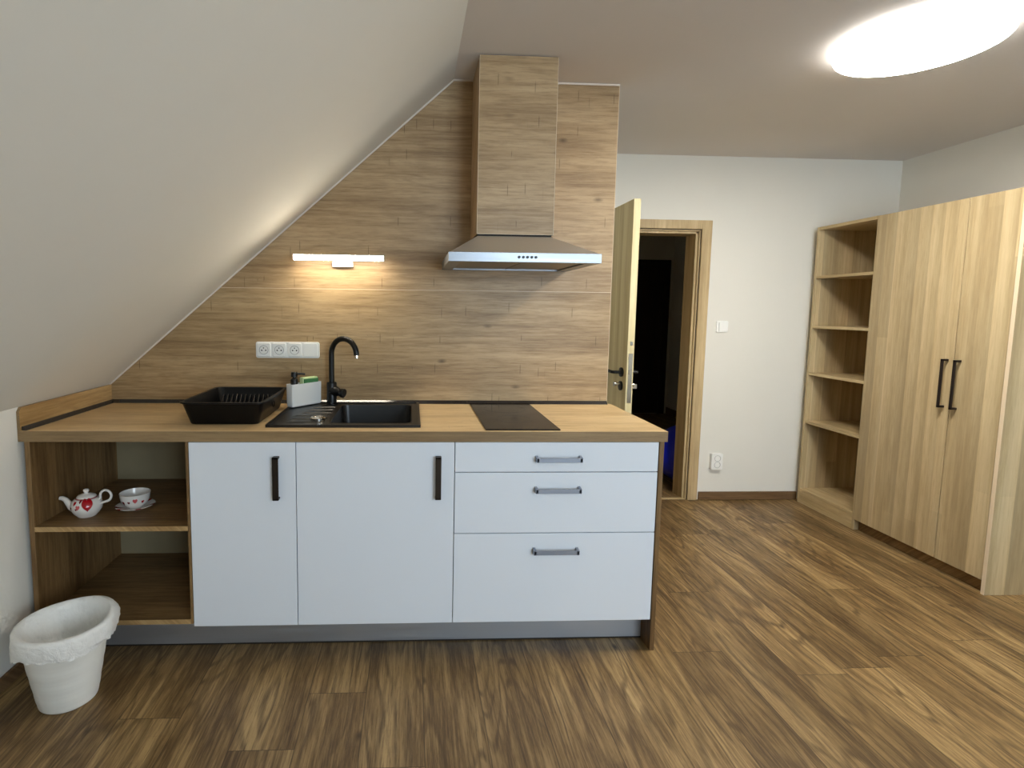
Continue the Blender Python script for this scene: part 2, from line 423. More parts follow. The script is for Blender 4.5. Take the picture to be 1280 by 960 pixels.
# ------------------------------------------------------------------ doorway and open door
d1 = thing('door_1', None, None, (DX0, YF, 0)); d1['kind'] = 'structure'
f = MB()
f.box((DX1, YF - .02, 0), (DX1 + .07, YF, DH + .06), .002).box((DX0 - .07, YF - .02, 0), (DX0, YF, DH + .06), .002).box((DX0, YF - .02, DH), (DX1, YF, DH + .06), .002)
f.box((DX1 - .028, YF + .012, 0), (DX1 + .03, YF + .15, DH), .001).box((DX0 - .03, YF + .012, 0), (DX0 + .028, YF + .15, DH), .001).box((DX0, YF + .012, DH - .028), (DX1, YF + .15, DH + .03), .001)
f.box((DX1 - .012, YF - .004, 0), (DX1 - .002, YF + .012, DH), .001).box((DX0, YF - .004, DH - .012), (DX1, YF + .012, DH - .004), .001)
fo = f.build('door_frame', M['frame'], d1)
MB().box((DX1 - .002, YF - .008, 0), (DX1 + .001, YF + .010, DH)).box((DX0, YF - .008, DH - .004), (DX1, YF + .010, DH + .001)).build('seal', M['gap'], fo)
# leaf stands open into the room; hinge at the left jamb
LW, LT = .825, .038
ly0 = YF - .025 - LW
lx = DX0 + .003
leaf = MB().box((lx, ly0, .008), (lx + LT, YF - .025, 1.942), .0015).build('door_leaf', M['leaf'], d1)
MB().box((lx + .009, ly0 - .0015, .85), (lx + .031, ly0 + .001, 1.12)).box((lx + .013, ly0 - .008, 1.005), (lx + .027, ly0, 1.03)).box((lx + .013, ly0 - .002, 1.165), (lx + .027, ly0 + .001, 1.185)).build('lock_plate', M['chrome'], leaf)
def lever(side):
    s = -1 if side < 0 else 1
    fx = lx if side < 0 else lx + LT
    m = MB()
    m.lathe([(.026, 0), (.026, s * .008), (.024, s * .009), (0, s * .009)], (fx, ly0 + .065, 1.012), 28, 'x')
    m.tube([(fx, ly0 + .065, 1.012), (fx + s * .045, ly0 + .065, 1.012), (fx + s * .052, ly0 + .073, 1.012), (fx + s * .052, ly0 + .19, 1.012)], .0085, 12)
    o = m.build('door_handle', M['black'], leaf, smooth=True)
    m = MB().lathe([(.026, 0), (.026, s * .008), (.024, s * .009), (0, s * .009)], (fx, ly0 + .068, .935), 28, 'x')
    e = m.build('escutcheon', M['black'], leaf, smooth=True)
    m = MB()
    if s < 0:
        m.lathe([(.0095, 0), (.0095, s * .02), (.0145, s * .022), (.0145, s * .034), (0, s * .034)], (fx + s * .008, ly0 + .068, .945), 20, 'x')
        k_ = m.build('thumb_turn', M['chrome'], leaf, smooth=True)
    else:
        m.lathe([(.0085, 0), (.0085, .028), (0, .028)], (fx + .006, ly0 + .068, .94), 16, 'x').box((fx + .026, ly0 + .066, .918), (fx + .052, ly0 + .070, .944), .001)
        k_ = m.build('key', M['chrome'], leaf, smooth=True)
lever(-1); lever(1)
# far dark door at the end of the hall
d2 = thing('door_2', None, None, (3.7, 4.4, 0)); d2['kind'] = 'structure'
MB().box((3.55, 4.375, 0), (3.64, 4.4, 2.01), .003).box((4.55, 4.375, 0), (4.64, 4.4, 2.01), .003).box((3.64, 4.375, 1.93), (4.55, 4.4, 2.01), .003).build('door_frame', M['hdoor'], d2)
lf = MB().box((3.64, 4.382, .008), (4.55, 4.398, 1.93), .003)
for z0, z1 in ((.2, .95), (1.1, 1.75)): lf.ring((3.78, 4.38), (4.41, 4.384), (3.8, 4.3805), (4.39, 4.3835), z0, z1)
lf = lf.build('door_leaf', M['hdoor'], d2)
MB().lathe([(.026, 0), (.026, -.009), (0, -.009)], (3.74, 4.382, 1.0), 20, 'y').tube([(3.74, 4.38, 1.0), (3.74, 4.33, 1.0), (3.86, 4.33, 1.0)], .009, 10).build('door_handle', M['chrome'], lf, smooth=True)

# ------------------------------------------------------------------ kitchen: panels on the wall
ZS = 1.440
def zslope(x): return ZK + (x - XL) * slope
xs_ = XL + (ZS - ZK) / slope
lo = thing('wall_panel', 'lower oak splashback panel behind the tap, directly above the worktop', 'wall panel', (XL, .012, ZT), group='oak wall panels')
MB().prism([(XL + .001, ZT), (2.262, ZT), (2.262, ZS - .001), (xs_, ZS - .001), (XL + .001, ZK + .001)], 0, .012, 'y').build('board', M['oak'], lo)
MB().box((2.2622, 0, ZT), (2.2642, .012, ZS - .001)).box((xs_ + .003, -.0006, ZS - .0022), (2.262, .004, ZS - .0002)).build('edge_band', M['band'], lo)
up = thing('wall_panel', 'upper oak splashback panel behind the extractor hood, reaching the ceiling', 'wall panel', (XL, .012, ZS), group='oak wall panels')
MB().prism([(xs_, ZS), (2.262, ZS), (2.262, ZC - .002), (XS, ZC - .002)], 0, .012, 'y').build('board', M['oak2'], up)
MB().box((2.2622, 0, ZS), (2.2642, .012, ZC - .002)).build('edge_band', M['band'], up)

# upstand on the left wall
us = thing('upstand', 'oak upstand along the sloping wall at the left end of the worktop', 'upstand', (XL, -.3, ZT))
MB().prism([(-D, ZT), (-.0005, ZT), (-.0005, ZK - .001), (-D + .012, ZK - .001), (-D, ZK - .016)], XL + .0005, XL + .011, 'x').build('board', M['topy'], us)
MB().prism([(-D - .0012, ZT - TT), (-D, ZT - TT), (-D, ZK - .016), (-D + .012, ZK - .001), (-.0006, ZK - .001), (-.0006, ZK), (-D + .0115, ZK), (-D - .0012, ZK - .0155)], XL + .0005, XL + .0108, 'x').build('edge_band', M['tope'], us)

# ------------------------------------------------------------------ worktop
wt = thing('worktop', 'long oak worktop running under the sloping wall, with sink and hob', 'worktop', ((XL + XR) / 2, -D / 2, ZT - TT))
SB0, SB1 = (.975, -.497), (1.298, -.092)      # bowl opening
m = MB().ring((XL + .0005, -D), (XR, -.0005), (SB0[0] - .004, SB0[1] - .004), (SB1[0] + .004, SB1[1] + .004), ZT - TT, ZT)
m.build('slab', M['top'], wt)
MB().box((XL + .011, -D - .0012, ZT - TT), (XR, -D, ZT - .0008)).build('edge_band', M['tope'], wt)  # separate strip that carries the painted-in shade of the front edge
MB().prism([(XL + .0115, -.0008), (2.262, -.0008), (2.262, -.020), (XL + .027, -.020), (XL + .027, -D + .006), (XL + .0115, -D + .006)], ZT, ZT + .015, 'z',
           inset=[(XL + .0115, -.0008), (2.262, -.0008), (2.262, -.004), (XL + .017, -.004), (XL + .017, -D + .006), (XL + .0115, -D + .006)]).build('sealing_profile', M['profile'], wt)

# ------------------------------------------------------------------ base units
def pull(name, parent, x0, x1, z0, z1, mat, vertical, y=-DF - .018):
    """flat bow handle: two feet and a flat bar"""
    m = MB(); dp = .026
    if vertical:
        w_ = x1 - x0
        m.box((x0, y - dp, z0), (x1, y - dp + .006, z1), .0015)
        m.box((x0, y - dp, z1 - .008), (x1, y, z1), .0012).box((x0, y - dp, z0), (x1, y, z0 + .008), .0012)
    else:
        m.box((x0, y - dp, z0), (x1, y - dp + .006, z1), .0015)
        for a, b in ((x0, x0 + .009), (x1 - .009, x1)):
            m.prism([(y - dp, z0), (y - dp, z1), (y, z1 + .004), (y, z0)], a, b, 'x')
    return m.build(name, mat, parent)

ZB, ZD = .157, .1288                     # carcass floor top, lower edge of the fronts
A = (.4702, .8652, 1.4632, 2.2532)
# open shelf unit on the left
oc = thing('open_base_cabinet', 'open oak base unit with one shelf holding the teapot and cup', 'cabinet', (.17, -DF / 2, .10))
y1 = -DF
MB().box((-.117, y1, .0), (-.098, -.02, ZT - TT), .0008).build('side_panel', M['carcz'], oc)
MB().box((.4595, y1, .139), (.4690, -.02, ZT - TT), .0008).build('side_panel', M['carcz'], oc)
MB().box((-.098, y1 + .002, .508), (.4595, -.03, .526), .0008).build('shelf', M['carc'], oc)
MB().box((-.098, y1 + .002, .139), (.4595, -.03, ZB), .0008).build('bottom_panel', M['carc'], oc)
MB().box((-.098, -.03, ZB), (.4595, -.022, ZT - TT)).build('back_panel', M['back'], oc)
MB().box((-.098, y1, .508), (.4595, y1 + .002, .526)).build('edge_band', M['topy'], oc)
MB().box((-.098, y1, .139), (.4595, y1 + .002, ZB)).build('edge_band', M['topy'], oc)

def front(parent, name, x0, x1, z0, z1):
    return MB().box((x0 + .0015, -DF - .018 + .012, z0), (x1 - .0015, -DF + .012, z1), .0012, 2).build(name, M['white'], parent)
DF = DF - .006
yb = -DF + .013
def carcass(parent, x0, x1):
    m = MB().box((x0 + .001, yb, .14), (x0 + .017, -.02, ZT - TT - .001)).box((x1 - .017, yb, .14), (x1 - .001, -.02, ZT - TT - .001))
    m.box((x0 + .017, yb, .14), (x1 - .017, -.02, .157)).box((x0 + .017, -.03, .157), (x1 - .017, -.02, ZT - TT - .001))
    m.box((x0 + .017, yb, ZT - TT - .018), (x1 - .017, yb + .05, ZT - TT - .001))
    return m.build('carcass', M['carcw'], parent)
c1 = thing('base_cabinet', 'narrow white base cabinet with one door, beside the open shelf unit', 'cabinet', ((A[0] + A[1]) / 2, -.3, .14), group='white base cabinets')
carcass(c1, A[0], A[1])
dr = front(c1, 'door', A[0], A[1], ZD, ZT - TT - .003)
FY = -DF - .006
pull('handle', dr, .782, .805, .632, .796, M['handlev'], True, FY)
c2 = thing('base_cabinet', 'wide white base cabinet with one door, under the black sink', 'cabinet', ((A[1] + A[2]) / 2, -.3, .14), group='white base cabinets')
carcass(c2, A[1], A[2])
dr = front(c2, 'door', A[1], A[2], ZD, ZT - TT - .003)
pull('handle', dr, 1.389, 1.411, .632, .796, M['handlev'], True, FY)
c3 = thing('drawer_cabinet', 'white base cabinet with three drawers, under the black hob', 'cabinet', ((A[2] + A[3]) / 2, -.3, .14))
carcass(c3, A[2], A[3])
for z0, z1, hz in ((.733, ZT - TT - .003, .7835), (.4912, .7295, .6625), (ZD, .4875, .4185)):
    dr = front(c3, 'drawer', A[2], A[3], z0, z1)
    pull('handle', dr, 1.772, 1.949, hz - .008, hz + .009, M['handle'], False, FY)
ep = thing('end_panel', 'tall oak end panel closing the right end of the kitchen units', 'panel', (2.265, -.3, 0))
MB().box((2.255, -DF - .006, 0), (2.2725, -.0, ZT - TT - .0005), .0006).build('board', M['carcz'], ep)
MB().box((2.2553, -DF - .0075, 0), (2.2722, -DF - .0058, ZT - TT - .0005)).build('edge_band', M['carcz'], ep)
pl = thing('plinth', 'grey brushed aluminium plinth along the floor under the kitchen units', 'plinth', (1.07, -.52, 0))
MB().box((-.098, -.526, 0), (2.2545, -.512, .138), .0008).build('board', M['plinth'], pl)
MB().box((-.098, -.527, 0), (2.2545, -.5255, .006)).build('sealing_lip', M['gap'], pl)

# ------------------------------------------------------------------ sink
sk = thing('sink', 'black composite sink with ribbed drainer, set into the worktop', 'sink', (1.03, -.29, ZT))
zr = ZT + .007
m = MB().ring((.739, -.553), (1.333, -.032), SB0, SB1, ZT + .0003, zr)
# raised outer lip
m.ring((.739, -.553), (1.333, -.032), (.752, -.541), (1.321, -.044), zr, zr + .004)
m.build('deck', M['granite'], sk)
b = MB()
ro = [[(x, y, z) for x, y in rrect(SB0[0] + i, SB0[1] + i, SB1[0] - i, SB1[1] - i, .03)] for z, i in ((zr + .001, -.006), (zr, .0), (zr - .01, .002), (.76, .01), (.725, .02), (.715, .045))]
b.loops(ro, True, False, True)
b.build('bowl', M['granite'], sk, smooth=True)
g = MB()
for i in range(6):
    yy = -.50 + i * .066
    x0 = .785 + .012 * i if i > 2 else .80
    g.prism([(x0, yy), (.955, yy + .010), (.955, yy + .026), (x0 + .03, yy + .010)], zr, zr + .0035, 'z', inset=[(x0 + .02, yy + .006), (.945, yy + .014), (.945, yy + .021), (x0 + .04, yy + .009)])
g.build('drainer_ribs', M['granite'], sk)
MB().lathe([(0, .002), (.04, .002), (.043, 0)], (1.135, -.30, .716), 28).build('drain', M['chrome'], sk, smooth=True)
kn = MB().lathe([(.027, 0), (.030, .003), (.030, .011), (.027, .0145), (.020, .0155), (.018, .0135), (0, .0135)], (.921, -.448, zr), 32, cap0=True)
kn.build('waste_knob', M['chrome'], sk, smooth=True)

# ------------------------------------------------------------------ tap
tx, ty = .922, -.068
tp = thing('tap', 'matt black arched kitchen tap standing behind the sink', 'tap', (tx, ty, zr))
m = MB().lathe([(.030, 0), (.030, .004), (.0235, .006), (.0232, .10), (.021, .104), (0, .104)], (tx, ty, zr), 32)
m.build('body', M['black'], tp, smooth=True)
ux, uy = .84, -.54
pts = [(tx, ty, zr + .10)]
R0 = .074; zc_ = 1.135
for a in [180 - i * 10 for i in range(0, 18)]:
    s_ = R0 + R0 * math.cos(math.radians(a)); pts.append((tx + ux * s_, ty + uy * s_, zc_ + R0 * math.sin(math.radians(a))))
a = math.radians(10)
ls = Vector(pts[-1]); dn = Vector((ux * .08, uy * .08, -1)).normalized()
pts.append(ls + dn * .012)
MB().tube(pts, .0128, 18).build('spout', M['black'], tp, smooth=True)
MB().tube([ls + dn * .012, ls + dn * .026], .0105, 18).build('aerator', M['chrome'], tp, smooth=True)
lv = MB()
q0 = Vector((tx, ty, .963)); q1 = q0 + Vector((.050, -.026, -.008))
lv.tube([q0, q0.lerp(q1, .45), q0.lerp(q1, .8), q1], [.026, .0235, .017, .017], 20)
dv = (q1 - q0).normalized()
lv.tube([q1 - dv * .006, q1, q1 + dv * .012, q1 + dv * .014], [.018, .0215, .0215, .019], 24)
lv.build('lever', M['black'], tp, smooth=True)

# ------------------------------------------------------------------ caddy, soap pump, sponge
ca = math.radians(51)
cd = thing('sink_caddy', 'white rectangular sink tidy beside the tap, holding pump and sponge', 'sink caddy', (.766, -.195, zr + .0042), ca)
LC, WC, HC = .172, .045, .103
c_ = MB()
out = lambda i: rrect(i, i, LC - i, WC - i, .006, 4)
c_.loops([[(x, y, z) for x, y in out(i)] for z, i in ((0, .004), (.004, .001), (HC, 0), (HC, .003), (.012, .005))], True, True, True)
c_.build('tray', M['whiteplastic'], cd, world=False, smooth=True)
MB().box((.062, .003, .012), (.066, WC - .003, HC - .004)).build('divider', M['whiteplastic'], cd, world=False)
Rz = Matrix.Rotation(ca, 4, 'Z'); cb = Matrix.Translation((.766, -.195, zr + .0042)) @ Rz
def inc(p): return tuple(cb @ Vector(p))
pm = thing('soap_pump', 'black soap pump head sticking out of the white sink tidy', 'soap dispenser', inc((.030, .0225, .0125)), math.radians(8))
MB().lathe([(.0165, 0), (.0165, .075), (.0165, .084), (.0165, .086), (.0165, .110), (.013, .114), (.009, .118), (0, .118)], (0, 0, 0), 28).build('bottle', M['pump'], pm, world=False, smooth=True)
MB().lathe([(.007, .116), (.007, .122), (.0145, .123), (.0145, .142), (.012, .145), (0, .145)], (0, 0, 0), 24).tube([(.004, 0, .136), (.03, 0, .136), (.048, 0, .1345)], [.0055, .005, .0042], 12).build('nozzle', M['pump'], pm, world=False, smooth=True)
sg = thing('sponge', 'green scouring sponge standing in the white sink tidy', 'sponge', inc((.115, .0235, .0125)), ca)
MB().box((-.044, -.011, 0), (.044, .014, .115), .004, 2).build('foam', M['spongey'], sg, world=False)
MB().box((-.040, -.0175, 0), (.043, -.0112, .108), .0015).build('scouring_pad', M['spongeg'], sg, world=False)

# ------------------------------------------------------------------ dish rack
rk = thing('dish_rack', 'black plastic dish drying rack on the left of the worktop', 'dish rack', (.565, -.31, ZT))
t = MB()
def rr(i, z, r=.03): return [(x, y, z) for x, y in rrect(.400 + i, -.528 + i, .727 - i, -.098 - i, r, 6)]
t.loops([rr(.034, ZT + .0005, .02), rr(.030, ZT + .004, .024), rr(.008, ZT + .080), rr(.006, ZT + .084), rr(0, ZT + .086), rr(0, ZT + .091), rr(.012, ZT + .091), rr(.014, ZT + .086), rr(.036, ZT + .008, .022)], True, True, True)
t.build('tray', M['plastic'], rk, smooth=True)
for i in range(12):
    xx = .452 + i * .0195
    p = [(xx, -.15, ZT + .009), (xx + .001, -.146, ZT + .05), (xx + .002, -.150, ZT + .062), (xx + .004, -.165, ZT + .066), (xx + .008, -.20, ZT + .045), (xx + .012, -.26, ZT + .020), (xx + .013, -.42, ZT + .014)]
    MB().tube(p, .0028, 8).build('plate_rib', M['rib'], rk, smooth=True)
MB().box((.652, -.46, ZT + .009), (.656, -.16, ZT + .055), .001).box((.656, -.31, ZT + .009), (.684, -.306, ZT + .05), .001).build('cutlery_divider', M['plastic'], rk)
# round grip openings in the ends
MB().lathe([(.016, 0), (.016, .003), (.012, .004)], (.7135, -.33, ZT + .055), 20, 'x').build('grip', M['plastic'], rk, smooth=True)

# ------------------------------------------------------------------ hob
hb = thing('hob', 'narrow black glass hob with two zones, set in the right part of the worktop', 'hob', (1.725, -.31, ZT))
MB().box((1.580, -.600, ZT + .0003), (1.870, -.020, ZT + .005), .0015).build('glass_plate', M['glass'], hb)
for yy, r in ((-.17, .095), (-.40, .075)):
    MB().lathe([(r, 0), (r, .0003), (r - .0015, .0003), (r - .0015, 0)], (1.725, yy, ZT + .005), 64).build('cooking_zone', M['hobmark'], hb)
for i in range(5): MB().lathe([(.004, 0), (.004, .0003), (.003, .0003), (.003, 0)], (1.66 + .0325 * i, -.565, ZT + .005), 16).build('touch_key', M['hobmark'], hb)

# ------------------------------------------------------------------ extractor hood
hd = thing('extractor_hood', 'stainless steel pyramid extractor hood with oak boxed flue above the hob', 'extractor hood', (1.735, -.25, 1.535))
HX0, HX1, HY = 1.437, 2.037, -.50
CX0, CX1, CY = 1.5715, 1.9025, -.266
cv = MB()
cv.loops([[(HX0 + .004, -.0005, 1.571), (HX0 + .004, HY + .004, 1.571), (HX1 - .004, HY + .004, 1.571), (HX1 - .004, -.0005, 1.571)],
          [(CX0 + .004, -.0005, 1.664), (CX0 + .004, CY - .001, 1.664), (CX1 - .012, CY - .001, 1.664), (CX1 - .012, -.0005, 1.664)]], True, False, True)
cv.build('canopy', M['steel'], hd)
rm = MB()
rm.ring((HX0, HY), (HX1, -.0005), (HX0 + .05, HY + .055), (HX1 - .05, -.03), 1.536, 1.571)
rm.build('rim', M['rim'], hd)
for a, b in ((HX0 + .052, 1.7345), (1.7395, HX1 - .052)):
    fm = MB().box((a, HY + .057, 1.541), (b, -.032, 1.549), .001)
    fo_ = fm.build('grease_filter', M['filter'], hd)
    MB().box((a + .08, HY + .075, 1.5385), (a + .16, HY + .10, 1.5412), .001).build('latch', M['black'], fo_)
    MB().box((a, -.042, 1.5385), (b, -.032, 1.5412)).build('filter_edge', M['rim'], fo_)
MB().box((HX0 + .05, HY + .055, 1.5495), (HX1 - .05, -.03, 1.552)).build('inner_plate', M['filter'], hd)
for i in range(5):
    MB().lathe([(.0052, 0), (.0052, -.004), (.0042, -.005), (0, -.005)], (1.7115 + i * .0165, HY, 1.5545), 16, 'y').build('button', M['blackmetal'], hd, smooth=True)
ch = MB().box((CX0, CY, 1.672), (CX1, -.0005, ZC - .0035)).build('flue_box', M['oak2'], hd)
MB().box((CX0 + .006, CY + .006, 1.664), (CX1 - .006, -.0005, 1.672)).build('shadow_gap', M['gap'], ch)
MB().box((CX0 - .0004, CY - .0006, 1.672), (CX0 + .0012, CY + .002, ZC - .0035)).box((CX1 - .0012, CY - .0006, 1.672), (CX1 + .0004, CY + .002, ZC - .0035)).box((CX0, CY - .0006, 1.672), (CX1, CY + .002, 1.6735)).build('edge_band', M['band'], ch)

# ------------------------------------------------------------------ LED bar
lb = thing('led_light_bar', 'slim glowing LED bar lamp fixed on the oak panel above the sockets', 'wall lamp', (.96, 0, 1.58))
yb_ = -.080; r_ = .0135
pr = [(yb_ + r_ * math.cos(math.radians(a)), 1.5795 + r_ * math.sin(math.radians(a))) for a in range(140, 325, 10)]
MB().prism(pr, .757, 1.164, 'x').build('diffuser', M['tubeglow'], lb, smooth=True)
hs = [(yb_ + (r_ + .0006) * math.cos(math.radians(a)), 1.5795 + (r_ + .0006) * math.sin(math.radians(a))) for a in list(range(-40, 141, 10))]
MB().prism(hs, .754, 1.167, 'x').build('housing', M['paintedmetal'], lb, smooth=True)
for a, b in ((.7535, .757), (1.164, 1.1675)):
    MB().lathe([(0, a), (.0145, a), (.0145, b), (0, b)], (0, yb_, 1.5795), 20, 'x').build('end_cap', M['paintedmetal'], lb, smooth=True)
MB().box((.921, -.026, 1.541), (1.019, -.001, 1.567), .003, 2).box((.935, -.076, 1.587), (1.005, -.001, 1.5925)).build('bracket', M['paintedmetal'], lb)

# ------------------------------------------------------------------ sockets and switches
def euro(parent, x, z, y, s=1.0, face='whiteplastic'):
    """one French type socket: dished face, two holes, earth pin"""
    m = MB().prism(rrect(x - .0335 * s, z - .0345 * s, x + .0335 * s, z + .0345 * s, .007 * s, 5), y, y - .007, 'y', inset=rrect(x - .030 * s, z - .031 * s, x + .030 * s, z + .031 * s, .007 * s, 5))
    so = m.build('socket', M[face], parent)
    MB().lathe([(.0225 * s, -.0005), (.0215 * s, -.0018), (.0198 * s, -.0008), (.0192 * s, .001), (0, .001)], (x, y - .0072, z), 32, 'y').build('well', M['socketface'], so, smooth=True)
    h = MB()
    for dx in (-.0095, .0095): h.lathe([(.0034 * s, 0), (.0034 * s, -.0012), (0, -.0012)], (x + dx * s, y - .0066, z - .002), 14, 'y')
    h.build('pin_holes', M['black'], so)
    MB().lathe([(.0026 * s, 0), (.0026 * s, -.006), (0, -.0066)], (x, y - .0066, z + .0095 * s), 12, 'y').build('earth_pin', M['blackmetal'], so, smooth=True)
    return so
ss = thing('socket_strip', 'white wall strip of three sockets and a switch on the oak panel', 'socket', (.7065, 0, 1.1475))
MB().prism(rrect(.5565, 1.1085, .8565, 1.186, .010, 5), -.0002, -.0085, 'y', bev=.002).build('frame', M['whiteplastic'], ss)
for i in range(3): euro(ss, .5955 + i * .0725, 1.1475, -.0085, .98)
MB().prism(rrect(.781, 1.1155, .847, 1.1795, .006, 5), -.0085, -.0135, 'y', bev=.0015).build('switch_rocker', M['whiteplastic'], ss)
sw = thing('light_switch', 'white light switch on the far wall beside the doorway', 'light switch', (3.472, YF, 1.2485))
MB().prism(rrect(3.431, 1.208, 3.513, 1.289, .008, 5), YF - .0002, YF - .011, 'y', bev=.002).build('frame', M['whiteplastic'], sw)
MB().prism(rrect(3.443, 1.2195, 3.501, 1.2775, .004, 4), YF - .011, YF - .018, 'y', inset=rrect(3.445, 1.2195, 3.499, 1.2775, .004, 4)).build('rocker', M['whiteplastic'], sw)
ds = thing('double_socket', 'white double socket low on the far wall near the baseboard', 'socket', (3.483, YF, .284))
MB().prism(rrect(3.441, .226, 3.525, .342, .010, 5), YF - .0002, YF - .030, 'y', bev=.003).build('frame', M['whiteplastic'], ds)
for zz in (.262, .309):
    m = MB().lathe([(.0225, -.001), (.0215, -.003), (.0198, -.001), (.0185, .006), (0, .006)], (3.485, YF - .0300, zz), 28, 'y')
    so = m.build('socket', M['socketface'], ds, smooth=True)
    h = MB()
    for dx in (-.0095, .0095): h.lathe([(.0032, 0), (.0032, -.0012), (0, -.0012)], (3.485 + dx, YF - .0238, zz - .002), 12, 'y')
    h.build('pin_holes', M['black'], so)

# ------------------------------------------------------------------ teapot, cup, saucer
ZSH = .526
tpx, tpy = .026, -.495
tpt = thing('teapot', 'white teapot with red hearts on the open shelf', 'teapot', (tpx, tpy, ZSH))
MB().lathe([(.030, 0), (.033, .0015), (.034, .004), (.044, .014), (.0525, .028), (.0555, .042), (.053, .056), (.045, .068), (.035, .0745), (.031, .076), (.028, .0735), (0, .072)], (0, 0, 0), 48, cap0=True).build('pot_body', M['pot'], tpt, world=False, smooth=True, sharp=60)
MB().lathe([(.034, .0755), (.0345, .078), (.030, .083), (.018, .088), (.008, .0905), (.0065, .093), (.010, .098), (.0105, .103), (.008, .107), (0, .1085)], (0, 0, 0), 40, cap0=True).build('lid', M['pot'], tpt, world=False, smooth=True, sharp=70)
sp_ = [(-.042, 0, .026), (-.058, 0, .036), (-.070, 0, .050), (-.080, 0, .064), (-.092, 0, .070), (-.101, 0, .070)]
MB().tube(sp_, [.017, .0155, .012, .0095, .0085, .0075], 18).build('spout', M['pot'], tpt, world=False, smooth=True, sharp=70)
hp = [(.050, 0, .050)] + [(.073 + .022 * math.cos(math.radians(a)), 0, .080 + .023 * math.sin(math.radians(a))) for a in range(250, 560, 15)] + [(.046, 0, .066)]
hp = [(.049, 0, .046), (.062, 0, .053)] + [(.074 + .021 * math.cos(math.radians(a)), 0, .080 + .022 * math.sin(math.radians(a))) for a in range(-70, 215, 15)] + [(.047, 0, .066)]
MB().tube(hp, .0048, 12).build('handle', M['pot'], tpt, world=False, smooth=True, sharp=70)
cx_, cy_ = .172, -.415
sc_ = thing('saucer', 'white heart-patterned saucer under the teacup on the open shelf', 'saucer', (cx_, cy_, ZSH))
MB().lathe([(.036, 0), (.038, .002), (.060, .009), (.072, .0145), (.0735, .0155), (.072, .0165), (.055, .0115), (.035, .007), (.030, .006), (0, .006)], (0, 0, 0), 48, cap0=True).build('dish', M['saucer'], sc_, world=False, smooth=True, sharp=60)
cu = thing('teacup', 'white heart-patterned teacup resting on its saucer beside the teapot', 'cup', (cx_, cy_, ZSH + .0062))
MB().lathe([(.026, 0), (.028, .003), (.032, .006), (.046, .018), (.0535, .034), (.0565, .052), (.0575, .060), (.0555, .0605), (.053, .050), (.049, .034), (.040, .019), (.020, .009), (0, .0085)], (0, 0, 0), 48, cap0=True).build('cup_body', M['cup'], cu, world=False, smooth=True, sharp=60)
hc = [(.035 * 0 + .046, .0, .020), (.058, .0, .018), (.072, 0, .026), (.077, 0, .038), (.072, 0, .049), (.054, 0, .052)]
Rc = Matrix.Rotation(math.radians(105), 3, 'Z')
MB().tube([Rc @ Vector(p) for p in hc], .0042, 10).build('handle', M['cup'], cu, world=False, smooth=True)

# ------------------------------------------------------------------ bin and its liner
bx_, by_ = .120, -.812
bn = thing('waste_bin', 'white plastic waste bin on the floor in front of the open shelf unit', 'bin', (bx_, by_, 0))
pf = [(.084, 0), (.088, .003)]
for i in range(1, 40):
    h = .003 + .262 * i / 40
    rib = .0009 * (1 if (i // 4) % 2 else 0)
    pf.append((.088 + .046 * h / .265 + rib, h))
pf += [(.1355, .2665), (.1395, .268), (.1410, .272), (.1405, .2755), (.1375, .2765), (.1345, .275), (.1330, .266), (.086, .006), (0, .006)]
MB().lathe(pf, (0, 0, 0), 72, cap0=True).build('bucket', M['bin'], bn, world=False, smooth=True, sharp=50)
bg = thing('bin_liner', 'thin white plastic bag lining the waste bin, folded over its rim', 'bag', (bx_, by_, .008))
def bagring(u, k_, n=120):
    out = []
    for i in range(n):
        a = 2 * PI * i / n
        ca_, sa_ = math.cos(a), math.sin(a)
        nz_ = noise.noise(Vector((ca_ * 2.3, sa_ * 2.3, u * 5.1)))
        n2 = noise.noise(Vector((ca_ * 7, sa_ * 7, u * 9 + 4)))
        n3 = noise.noise(Vector((ca_ * 15, sa_ * 15, u * 14 + 9)))
        bulge = max(0, math.cos(a - math.radians(62))) ** 4
        if k_ == 'in':                         # inside, u = height 0..1
            r = (.106 + .022 * u) * (1 if u > .07 else .72) + (.009 * n2 + .007 * n3 + .006 * nz_) * (1 - u) ** .6 - .006
            z = .150 + .118 * u
            z += (.022 * n2 + .012 * n3) * (1 - u)
        elif k_ == 'rim':
            r = .1335 + .008 * u; z = .2705 + (.0035 if u < .9 else .0025) + bulge * .012
        else:                                  # skirt outside, u = 0 top .. 1 hem
            tail = max(0, math.cos(a - math.radians(208))) ** 30 * .035
            hem = .064 + .012 * nz_ + .006 * n2 + tail
            r = .1425 + .0035 * math.sin(u * PI) + (.005 * n2 + .0035 * n3) * (.3 + .7 * u) + .003 * u + .003 + bulge * .020 * math.sin(min(1, u * 1.1) * PI) + .002
            z = .2725 - hem * u + bulge * .012 * (1 - u)
            r = max(r, .0895 + .046 * max(0, z) / .265 + .0045)
        out.append((r * ca_, r * sa_, z))
    return out
bgm = MB()
rings = [bagring(u, 'in') for u in (.06, .12, .2, .3, .42, .54, .66, .78, .88, .95)] + [bagring(u, 'rim') for u in (0, .5, 1)] + [bagring(u, 'out') for u in (.06, .15, .27, .4, .53, .66, .8, .92, 1)]
bgm.loops(rings, True, True, False)
bgm.build('film', M['bag'], bg, world=False, smooth=True, sharp=180)
# the fold line pressed onto the rim shows as a bright bead
tor = [(.1405 * math.cos(2 * PI * i / 72), .1405 * math.sin(2 * PI * i / 72), .2700) for i in range(73)]
MB().tube(tor, .0022, 8, False).build('rim_fold', M['bin'], bg, world=False, smooth=True)

